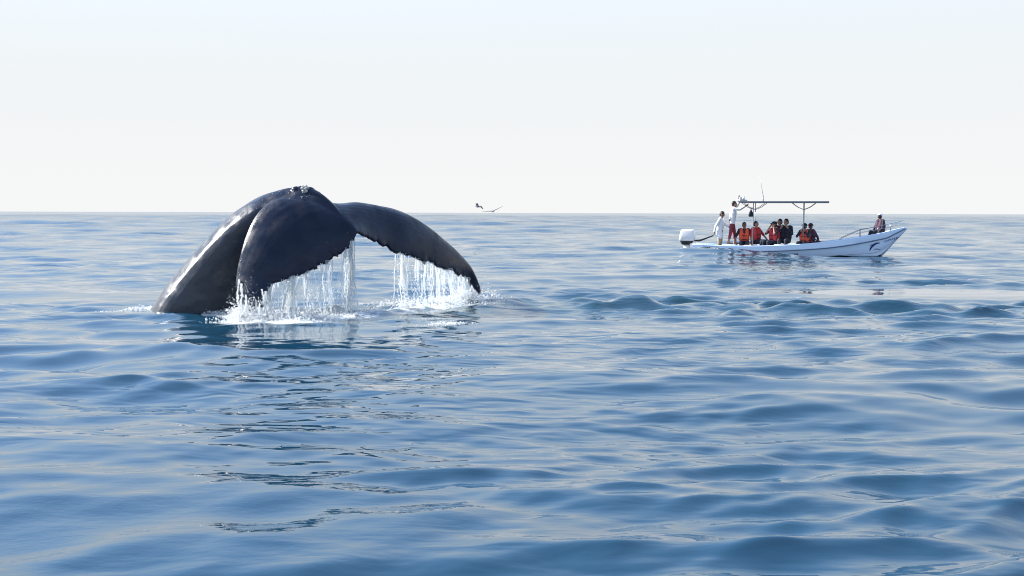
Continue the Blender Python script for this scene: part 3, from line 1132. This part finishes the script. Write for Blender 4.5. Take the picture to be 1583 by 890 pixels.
# blue leaping-animal emblem and small blue lettering on the topsides
hull_strip('bow_emblem', [([(1344.5, 387), (1346.5, 382.5), (1350.5, 378.5), (1355, 376), (1360, 375.2)], 1.7, 1.5), ([(1344, 378.8), (1348, 378.3), (1352, 377.5)], .7, .7), ([(1351, 385.5), (1355, 384.6), (1361, 385.8)], .6, .6)], M['mark'])
lt_strokes = []
gl = random.Random(2)
for i in range(9):
    x = 1367.5 + i * 2.9
    y = 374.3 - (x - 1367) * .255
    lt_strokes.append(([(x, y), (x + .5, y - 3.0)], .33, .33))
    lt_strokes.append(([(x, y - gl.choice((0, 1.5, 3.0))), (x + 1.9, y - gl.choice((.4, 1.9, 3.3)))], .33, .33))
hull_strip('bow_lettering', lt_strokes, M['mark'])
lt_strokes = []
for i in range(10):
    x = 1087 + i * 2.5
    y = 381.0 + i * .12
    lt_strokes.append(([(x, y), (x, y - 3.2)], .4, .4))
    lt_strokes.append(([(x, y - gl.choice((0, 1.6, 3.2))), (x + 1.7, y - gl.choice((0, 1.6, 3.2)))], .38, .38))
hull_strip('stern_lettering', lt_strokes, M['mark'])

# thwarts
for x, zt in ((blx(1131), .44), (blx(1160), .42), (blx(1205), .46), (blx(1248), .44)):
    b = bmesh.new()
    add_box(b, (x - .19, -.72, zt - .05), (x + .19, .72, zt), .012)
    sd = from_bm('bench', b, M['inner'], boat)
    for sg in (-1, 1):
        b = bmesh.new()
        add_box(b, (x - .14, sg * .5 - .03, .055), (x + .14, sg * .5 + .03, zt - .052))
        from_bm('bench_support', b, M['inner'], sd, smooth=False)

# canopy
RZ = 2.09
x0, x1 = blx(1141, -.7), blx(1279, -.7)
b = bmesh.new()
n = 10
add_box(b, (x0, -.78, RZ - .025), (x1, .78, RZ + .025), .012)
roof = from_bm('canopy_roof', b, M['roof'], boat, smooth=False)
b = bmesh.new()
add_box(b, (x0 - .02, -.82, RZ - .033), (x1 + .03, -.78, RZ + .033), .012)
add_box(b, (x0 - .02, .78, RZ - .033), (x1 + .03, .82, RZ + .033), .012)
from_bm('edge_trim', b, M['roof'], roof, smooth=False)
JZ = 1.80
for px in (1163.5, 1241):
    xx = blx(px, -.68)
    for v in (-.68, .68):
        zg = .38
        b = bmesh.new()
        add_tube(b, [(xx, v, zg), (xx, v, RZ - .026)], .014, 8)
        po = from_bm('canopy_post', b, M['steel'], boat)
        for sg in (-1, 1):
            b = bmesh.new()
            add_tube(b, [(xx, v, JZ), (xx + sg * .22, v, JZ + .09), (xx + sg * .40, v, RZ - .07), (xx + sg * .44, v, RZ - .026)], .012, 8)
            from_bm('brace', b, M['steel'], po)
        b = bmesh.new()
        add_box(b, (xx - .07, v - .05 - .06 * (v < 0), zg - .06), (xx + .07, v + .05, zg + .05), .02)
        from_bm('post_base', b, M['black'], po)
# whip aerial
b = bmesh.new()
ax_ = blx(1178, 0)
top = zat(272, blx(1172, 0))
add_tube(b, [(ax_, .1, RZ + .03), (ax_ + .01, .1, RZ + .2)], .022, 8)
add_tube(b, [(ax_ + .01, .1, RZ + .2), (ax_ - .05, .1, 2.6), (blx(1172, 0), .1, top)], [.013, .010, .006], 6)
from_bm('aerial', b, M['steel'], boat)
# bow rail
for sg in (-1, 1):
    rows = [r for r in hull_rows(60) if r[0] > .69 and r[0] < .985]
    hi = [(t * HL, sg * max(bb_ - .05, .02), zs + .04 + .26 * min(1, (t - .69) / .10) ** .8) for t, bb_, zs, zk in rows]
    b = bmesh.new()
    add_tube(b, hi, .011, 8)
    ra = from_bm('bow_rail', b, M['rope'], boat)
    b = bmesh.new()
    add_tube(b, [(p[0], p[1], p[2] - .12 * min(1, (p[0] / HL - .69) / .1)) for p in hi[4:]], .007, 6)
    from_bm('lower_rail', b, M['rope'], ra)
    for i in (5, 10, 15):
        t, bb_, zs, zk = rows[i]
        b = bmesh.new()
        add_tube(b, [(t * HL, sg * max(bb_ - .05, .02), zs), hi[i]], .012, 6)
        from_bm('stanchion', b, M['rope'], ra)


def loft_box(bm, levels, seg=28):
    """Stacked rounded rectangles: (cx, z, half length, half width, corner power)."""
    rings = []
    for cx, z, a, w, p in levels:
        ring = []
        for k in range(seg):
            t = 2 * math.pi * k / seg
            c, s_ = math.cos(t), math.sin(t)
            ring.append(bm.verts.new((cx + a * math.copysign(abs(c) ** p, c), w * math.copysign(abs(s_) ** p, s_), z)))
        rings.append(ring)
    for a, b in zip(rings, rings[1:]):
        for k in range(seg):
            bm.faces.new((a[k], a[(k + 1) % seg], b[(k + 1) % seg], b[k]))
    bm.faces.new(rings[0][::-1])
    bm.faces.new(rings[-1])


mo = empty('outboard_motor', (0, 0, 0))
mo.parent = boat
mx_ = blx(1062, 0)
b = bmesh.new()
loft_box(b, [(mx_ - .01, .555, .29, .20, .34), (mx_, .60, .315, .225, .34), (mx_ + .01, .75, .305, .225, .34), (mx_ + .02, .93, .275, .205, .34), (mx_ + .03, .995, .25, .185, .34), (mx_ + .03, 1.015, .20, .15, .34)])
cw = from_bm('cowling', b, M['motor'], mo)
b = bmesh.new()
loft_box(b, [(mx_ - .02, .40, .17, .12, .6), (mx_ - .03, .46, .22, .16, .6), (mx_ - .01, .552, .27, .19, .5)])
from_bm('lower_pan', b, M['black'], mo)
b = bmesh.new()
loft_box(b, [(mx_ - .02, -.55, .12, .05, .8), (mx_ - .02, .0, .10, .06, .8), (mx_ - .02, .40, .12, .09, .7)])
from_bm('drive_leg', b, M['motor'], mo)
b = bmesh.new()
add_box(b, (mx_ + .11, -.13, .2), (.012, .13, .47), .03)
from_bm('clamp_bracket', b, M['motor'], mo)
b = bmesh.new()
tx0, tx1 = blx(1081, -.1), blx(1102, -.2)
add_tube(b, [(mx_ + .2, 0, .56), (tx0, -.05, .57), (tx0 + .12, -.08, .61), (tx1, -.14, .77)], [.03, .042, .034, .024], 8)
from_bm('tiller', b, M['black'], mo)


# ------------------------------------------------------------------ people aboard
EYE = None


def hand(bm, w, fdir, side, r=1.0, curl=.5):
    """Palm with four fingers of different length and a thumb leaving its side."""
    f = fdir.normalized()
    u, v = frame_of(f)
    add_capsule(bm, w, w + f * .07, .028, .036)
    for k, L in enumerate((.066, .078, .073, .055)):
        o = (k - 1.5) * .019
        a = w + f * .08 + u * o
        m = a + f * L * .55 - v * .012 * curl
        e = m + f * L * .45 - v * .030 * curl
        add_capsule(bm, a, m, .0095, .009, 6)
        add_capsule(bm, m, e, .009, .0075, 6)
    t0 = w + f * .025 + u * side * .026
    t1 = t0 + f * .03 + u * side * .028
    add_capsule(bm, t0, t1, .012, .0105, 6)
    add_capsule(bm, t1, t1 + f * .032 + u * side * .004, .0105, .0085, 6)


def limbs(J, part, g, lim=1.0):
    """Capsules for a limb chain, radius grown by g; used for skin and for the cloth over it."""
    out = []
    if part == 'arm':
        for s in 'LR':
            sh, el, wr = J['sh' + s], J['el' + s], J['wr' + s]
            out.append((sh, el, .052 + g, .040 + g))
            if lim > .5:
                e = el.lerp(wr, min(1, (lim - .5) * 2))
                out.append((el, e, .040 + g, .030 + g * .8))
    elif part == 'leg':
        for s in 'LR':
            hp, kn, an = J['hp' + s], J['kn' + s], J['an' + s]
            out.append((hp, kn, .085 + g, .058 + g))
            if lim > .5:
                e = kn.lerp(an, min(1, (lim - .5) * 2))
                out.append((kn, e, .056 + g, .040 + g))
    elif part == 'torso':
        pe, ch, nk = J['pelvis'], J['chest'], J['neck']
        lt = (J['shL'] - J['shR']).normalized()
        for k in (-1, 1):
            out.append((pe + lt * .065 * k, ch + lt * .085 * k, .105 + g, .115 + g))
            out.append((ch + lt * .085 * k, (J['shL'] if k > 0 else J['shR']).lerp(nk, .25), .115 + g, .062 + g))
        out.append((J['shL'], J['shR'], .055 + g, .055 + g))
    return out


def person(label, loc, rz, sit, arms, top, bottom, sleeve=.55, leg_len=1.0, hem=0.0, vest=None, head=(0, 0), hat=None, hatmat=None, skin='skin', knees=None, lean=0.0, scale=1.0, hair=True, group=None):
    """loc is the floor point (standing) or the seat point (sitting); x of the figure is where it faces."""
    root = empty('person', loc, rz)
    root.scale = (scale,) * 3
    V3 = Vector
    J = {}
    hz = .09 if sit else .90
    J['pelvis'] = V3((0, 0, hz))
    rot = Matrix.Rotation(lean, 3, 'Y')
    def up(x, y, z):
        return J['pelvis'] + rot @ V3((x, y, z))
    J['chest'], J['neck'] = up(.01, 0, .34), up(0, 0, .53)
    J['shL'], J['shR'] = up(0, .185, .485), up(0, -.185, .485)
    hc = J['neck'] + rot @ V3((.025, 0, .145))
    hrot = Matrix.Rotation(head[0], 3, 'Z') @ Matrix.Rotation(head[1] + lean * .5, 3, 'Y')
    for s, sg in (('L', 1), ('R', -1)):
        J['hp' + s] = J['pelvis'] + V3((0, .09 * sg, -.01))
        if sit:
            kx, kz = (.44, .10) if knees is None else knees[:2]
            J['kn' + s] = V3((kx, .13 * sg, kz))
            J['an' + s] = V3((kx - .04, .13 * sg, kz - .42)) if knees is None or len(knees) == 2 else V3((kx + .1, .13 * sg, kz - .38))
        else:
            st_ = knees if knees else (.0, .12)
            J['kn' + s] = V3((.02 + st_[0] * sg, st_[1] * sg, .50))
            J['an' + s] = V3((-.01 + st_[0] * 1.8 * sg, st_[1] * sg * 1.15, .075))
        el, wr = arms[0 if s == 'L' else 1]
        J['el' + s], J['wr' + s] = V3(el), V3(wr)
    bm = bmesh.new()
    for part in ('torso', 'arm', 'leg'):
        for a, b_, ra, rb in limbs(J, part, 0.0):
            add_capsule(bm, a, b_, ra, rb)
    add_capsule(bm, J['neck'] - rot @ V3((0, 0, .06)), hc - V3((0, 0, .05)), .055, .050)
    H = lambda x, y, z: hc + hrot @ V3((x, y, z))
    q = hrot
    add_ell(bm, H(-.008, 0, .025), (.096, .076, .098), q)
    add_ell(bm, H(.018, 0, -.045), (.070, .058, .075), q)
    add_ell(bm, H(.095, 0, -.012), (.020, .013, .024), q)        # nose
    add_ell(bm, H(.078, 0, -.062), (.014, .026, .012), q)        # mouth
    for sg in (-1, 1):
        add_ell(bm, H(-.005, .078 * sg, -.005), (.022, .010, .032), q)
        add_ell(bm, H(.082, .030 * sg, .030), (.012, .022, .008), q)
    for s, sg in (('L', 1), ('R', -1)):
        fd = (J['wr' + s] - J['el' + s])
        hand(bm, J['wr' + s], fd, -sg)
        an = J['an' + s]
        add_capsule(bm, an + V3((-.03, 0, -.035)), an + V3((.15, .01 * sg, -.045)), .040, .032)
    body = link_mesh('body', remeshed(bm, .0085, 2, .5, 'body'), M[skin], root)
    for sg in (-1, 1):
        b = bmesh.new()
        add_ell(b, H(.083, .031 * sg, .008), (.008, .012, .008), q, 1)
        from_bm('eye', b, M['black'], body)
    # clothes
    b = bmesh.new()
    for a, b_, ra, rb in limbs(J, 'torso', .014) + limbs(J, 'arm', .013, sleeve):
        add_capsule(b, a, b_, ra, rb)
    if hem:
        for s in 'LR':
            add_capsule(b, J['hp' + s], J['hp' + s].lerp(J['kn' + s], hem), .118, .112)
    link_mesh('shirt', remeshed(b, .014, 4, .5, 'shirt'), M[top], root)
    b = bmesh.new()
    for a, b_, ra, rb in limbs(J, 'leg', .017, leg_len):
        add_capsule(b, a, b_, ra, rb)
    add_capsule(b, J['pelvis'] + V3((0, .06, .03)), J['pelvis'] + V3((0, -.06, .03)), .128, .128)
    link_mesh('trousers', remeshed(b, .014, 4, .5, 'trousers'), M[bottom], root)
    if vest:
        b = bmesh.new()
        pe, ch = J['pelvis'], J['chest']
        for k in (-1, 1):
            for fx in (-1, 1):
                add_capsule(b, up(.055 * fx, .085 * k, .06), up(.055 * fx, .10 * k, .30), .105, .115)
                add_capsule(b, up(.055 * fx, .10 * k, .30), up(.045 * fx, .115 * k, .50), .115, .062)
        vm = link_mesh('life_vest', remeshed(b, .014, 3, .5, 'life_vest'), M[vest], root)
        for zz in (.12, .27):
            b = bmesh.new()
            ring = [up((.163 + .012) * math.cos(t), (.197 + .010) * math.sin(t), zz) for t in np.linspace(0, 2 * math.pi, 25)]
            add_tube(b, ring, .014, 6)
            from_bm('strap', b, M['black'], vm)
    if hair:
        b = bmesh.new()
        add_ell(b, H(-.022, 0, .045), (.098, .086, .092), q)
        add_ell(b, H(-.055, 0, -.01), (.062, .076, .085), q)
        link_mesh('hair', remeshed(b, .012, 2, .5, 'hair'), M['hair'], root)
    if hat:
        b = bmesh.new()
        add_ell(b, H(-.012, 0, .070), (.110, .095, .075), q)
        if hat == 'cap':
            add_ell(b, H(.115, 0, .058), (.085, .072, .012), q)
        else:
            add_ell(b, H(-.01, 0, .050), (.185, .175, .016), q)
        link_mesh(hat, remeshed(b, .011, 2, .5, hat), M[hatmat or 'navy'], root)
    tag(root, label, 'person', group or 'people aboard the boat')
    return root


def seat_at(px, v, z):
    return bw(blx(px, v), v, z)


BOW_, VIEW = R(-15), R(-100)          # headings: towards the bow, towards the watcher
# skipper by the outboard motor
fx = bw(blx(1112, -.1), -.1, .06)
person('person standing at the outboard motor in long white shirt, one hand on the tiller', fx, BOW_ - R(8), False,
       [((.16, .22, 1.16), (.36, .14, 1.06)), ((-.10, -.25, 1.10), (-.17, -.20, .86))], 'white_cloth', 'khaki', .95, .62, .55, head=(0, R(22)), lean=R(6), scale=.985)
# standing on the thwart, working at the canopy
fx = bw(blx(1131, 0), 0, .44)
person('person standing on a bench in maroon trousers, reaching both arms up to the canopy', fx, BOW_ + R(10), False,
       [((.20, .20, 1.50), (.32, .16, 1.72)), ((.26, -.24, 1.36), (.50, -.20, 1.50))], 'white_cloth', 'maroon', .95, .80, .10, head=(R(5), R(-6)), knees=(.075, .12), scale=1.0, lean=R(5), skin='skin2')
person('seated person in bright orange life vest with one arm over the gunwale', seat_at(1150, .12, .42), VIEW, True,
       [((.08, .30, .34), (.26, .26, .14)), ((.12, -.34, .30), (.34, -.33, .10))], 'navy', 'navy', .45, vest='orange', head=(R(20), 0), skin='skin')
person('seated person in red life vest stretching one arm towards the bow', seat_at(1167.5, .2, .46), VIEW + R(45), True,
       [((.10, .34, .34), (.28, .40, .12)), ((.06, -.27, .30), (.10, -.30, .05))], 'red', 'navy', .45, vest='red', head=(R(10), 0), skin='skin2')
person('person in red life vest and dark cap raising both hands to the face', seat_at(1196.5, .0, .44), VIEW - R(50), True,
       [((.20, .24, .40), (.15, .10, .68)), ((.18, -.28, .42), (.15, -.10, .68))], 'purple', 'navy', .45, vest='red', head=(R(-15), 0), hat='cap', hatmat='navy', skin='skin2')
person('dark-haired person in plum shirt hunched behind the one in a dark cap', seat_at(1205, .42, .52), VIEW - R(30), True,
       [((.18, .24, .40), (.20, .08, .66)), ((.18, -.24, .40), (.20, -.08, .66))], 'purple', 'navy', .9, head=(R(-20), R(8)), skin='skin2', scale=1.03)
person('big person in navy shirt bending forward beside the plum-shirted one', seat_at(1214.5, .12, .50), VIEW + R(-20), True,
       [((.16, .27, .34), (.24, .12, .58)), ((.16, -.30, .32), (.24, -.12, .56))], 'navy', 'navy', .9, head=(R(-25), R(10)), skin='skin2', scale=1.06, vest='navy')
person('person in wide-brimmed dark hat and orange-red vest lifting a camera', seat_at(1243.5, .06, .42), VIEW - R(25), True,
       [((.20, .22, .36), (.20, .07, .60)), ((.20, -.26, .36), (.20, -.07, .60))], 'navy', 'navy', .9, vest='orange', hat='sun_hat', hatmat='navy', skin='skin2', scale=.95)
person('person in plum shirt and red vest seated beside the wide-brimmed hat', seat_at(1252, .36, .44), VIEW + R(35), True,
       [((.16, .26, .30), (.30, .20, .12)), ((.16, -.26, .30), (.30, -.18, .14))], 'purple', 'purple', .9, vest='purple', hat='sun_hat', hatmat='purple', skin='skin', scale=.93)
person('person in white cap and dark red vest sitting alone on the foredeck', seat_at(1360, -.05, .86), VIEW - R(60), True,
       [((.10, .26, .26), (.26, .20, .10)), ((.10, -.26, .26), (.26, -.20, .10))], 'navy', 'navy', .9, vest='purple', hat='cap', hatmat='white_cloth', skin='skin', scale=.90, knees=(.40, .12, 1), head=(R(200), 0))

# camera held up by the hatted person
b = bmesh.new()
add_box(b, (-.06, -.04, -.04), (.06, .04, .04), .012)
cmo = from_bm('camera_body', b, M['black'])
cmo.name = 'photo_camera'
cmo.location = seat_at(1243.5, .06, .42) + Vector((-.09, -.24, .70))
cmo.rotation_euler = (0, 0, VIEW - R(25) + R(90))
b = bmesh.new()
add_tube(b, [(0, -.039, 0), (0, -.10, 0)], [.032, .030], 12)
from_bm('lens', b, M['black'], cmo)
tag(cmo, 'small black camera held up under the wide-brimmed dark hat', 'camera')
# dark bag hanging under the canopy
hx = blx(1160, -.6)
b = bmesh.new()
add_ell(b, (0, 0, -.19), (.085, .055, .12))
add_box(b, (-.095, -.05, -.31), (.095, .05, -.19), .03)
add_capsule(b, (0, 0, -.10), (0, 0, -.04), .05, .025)
bag = link_mesh('hanging_bag', remeshed(b, .012, 3), M['navy'])
bag.location = bw(hx, -.68, JZ + .03)
b = bmesh.new()
add_tube(b, [(.0, 0, -.05), (.03, 0, .05), (.085, 0, .06)], .008, 6)
from_bm('strap', b, M['black'], bag)
tag(bag, 'dark navy bag hanging from the canopy brace', 'bag')
# bundled pale netting lying on the end of the roof
b = bmesh.new()
gb = random.Random(8)
for k in range(9):
    x = gb.uniform(-.17, .17)
    add_capsule(b, (x, gb.uniform(-.1, .1), .03), (x + gb.uniform(-.06, .06), gb.uniform(-.1, .1), gb.uniform(.08, .24)), .05, .018)
add_ell(b, (0, 0, .03), (.21, .13, .045))
cl = link_mesh('cloth_bundle', remeshed(b, .014, 3), M['grey_cloth'])
cl.location = bw(blx(1144, -.3) + .05, -.3, RZ + .034)
tag(cl, 'pale crumpled cloth bundle on the aft end of the canopy roof', 'cloth')
# dark oar leaning on the gunwale
b = bmesh.new()
xa, xb = blx(1257, -.5), blx(1275, -.6)
add_tube(b, [bw(xa - .1, -.35, .74), bw(xa, -.45, .70), bw(xb, -.66, .475)], [.022, .022, .022], 8)
pa = from_bm('oar', b, M['black'])
tag(pa, 'dark oar shaft leaning on the gunwale ahead of the seated people', 'oar')


# ------------------------------------------------------------------ sea birds
def gull(loc, rz, span_, bank, flap, label, flying=True, mat='gull'):
    bm = bmesh.new()
    add_capsule(bm, (-.10, 0, 0), (.06, 0, .01), .030, .050)
    add_capsule(bm, (.06, 0, .01), (.15, 0, .035), .045, .030)
    add_ell(bm, (.175, 0, .045), (.038, .030, .030))
    add_capsule(bm, (.20, 0, .042), (.235, 0, .030), .010, .005, 6)
    for k in (-1, 0, 1):
        add_capsule(bm, (-.10, .0, .0), (-.24, .035 * k, .005), .022, .012, 6)
    wing = []
    for sg in (-1, 1):
        if flying:
            f1, f2 = flap if isinstance(flap, tuple) else (flap, flap * .3)
            hw = span_ / 2
            e = Vector((.05, sg * hw * .45, hw * .45 * math.sin(f1)))
            t = e + Vector((-.10, sg * hw * .55, hw * .55 * math.sin(f2)))
            for q in range(5):
                o = Vector((-.028 * q, 0, 0))
                add_capsule(bm, Vector((.07, sg * .02, .02)) + o, e + o, .020, .014, 6)
                add_capsule(bm, e + o, t + o * .35, .014, .007, 6)
        else:
            add_ell(bm, (-.06, sg * .035, .025), (.14, .022, .040))
    o = link_mesh('gull', remeshed(bm, .009, 2), M[mat])
    o.location = loc
    o.rotation_euler = (bank, 0, rz)
    tag(o, label, 'bird', 'gulls behind the whale')
    return o


gull(P(762, 326.5, 44), R(95), 0.80, R(-14), (R(16), R(14)), 'gull gliding with long wings spread level just above the horizon')
gull(P(739, 319.5, 60), R(150), 0.8, R(20), (R(40), R(-25)), 'small gull turning in the air with wings bent, higher than the gliding one')
sp_ = P(722, 358.5, 0.1)
Yb = CAM_H * F / (359.5 - 328)
wx = (722 - 791.5) / F * Yb
gull((wx, Yb, float(sea(np.array([wx]), np.array([Yb]), np.array([.0062 * Yb]))[2][0]) + .07), R(20), .9, 0, 0, 'gull sitting on the water below the flying ones', flying=False)
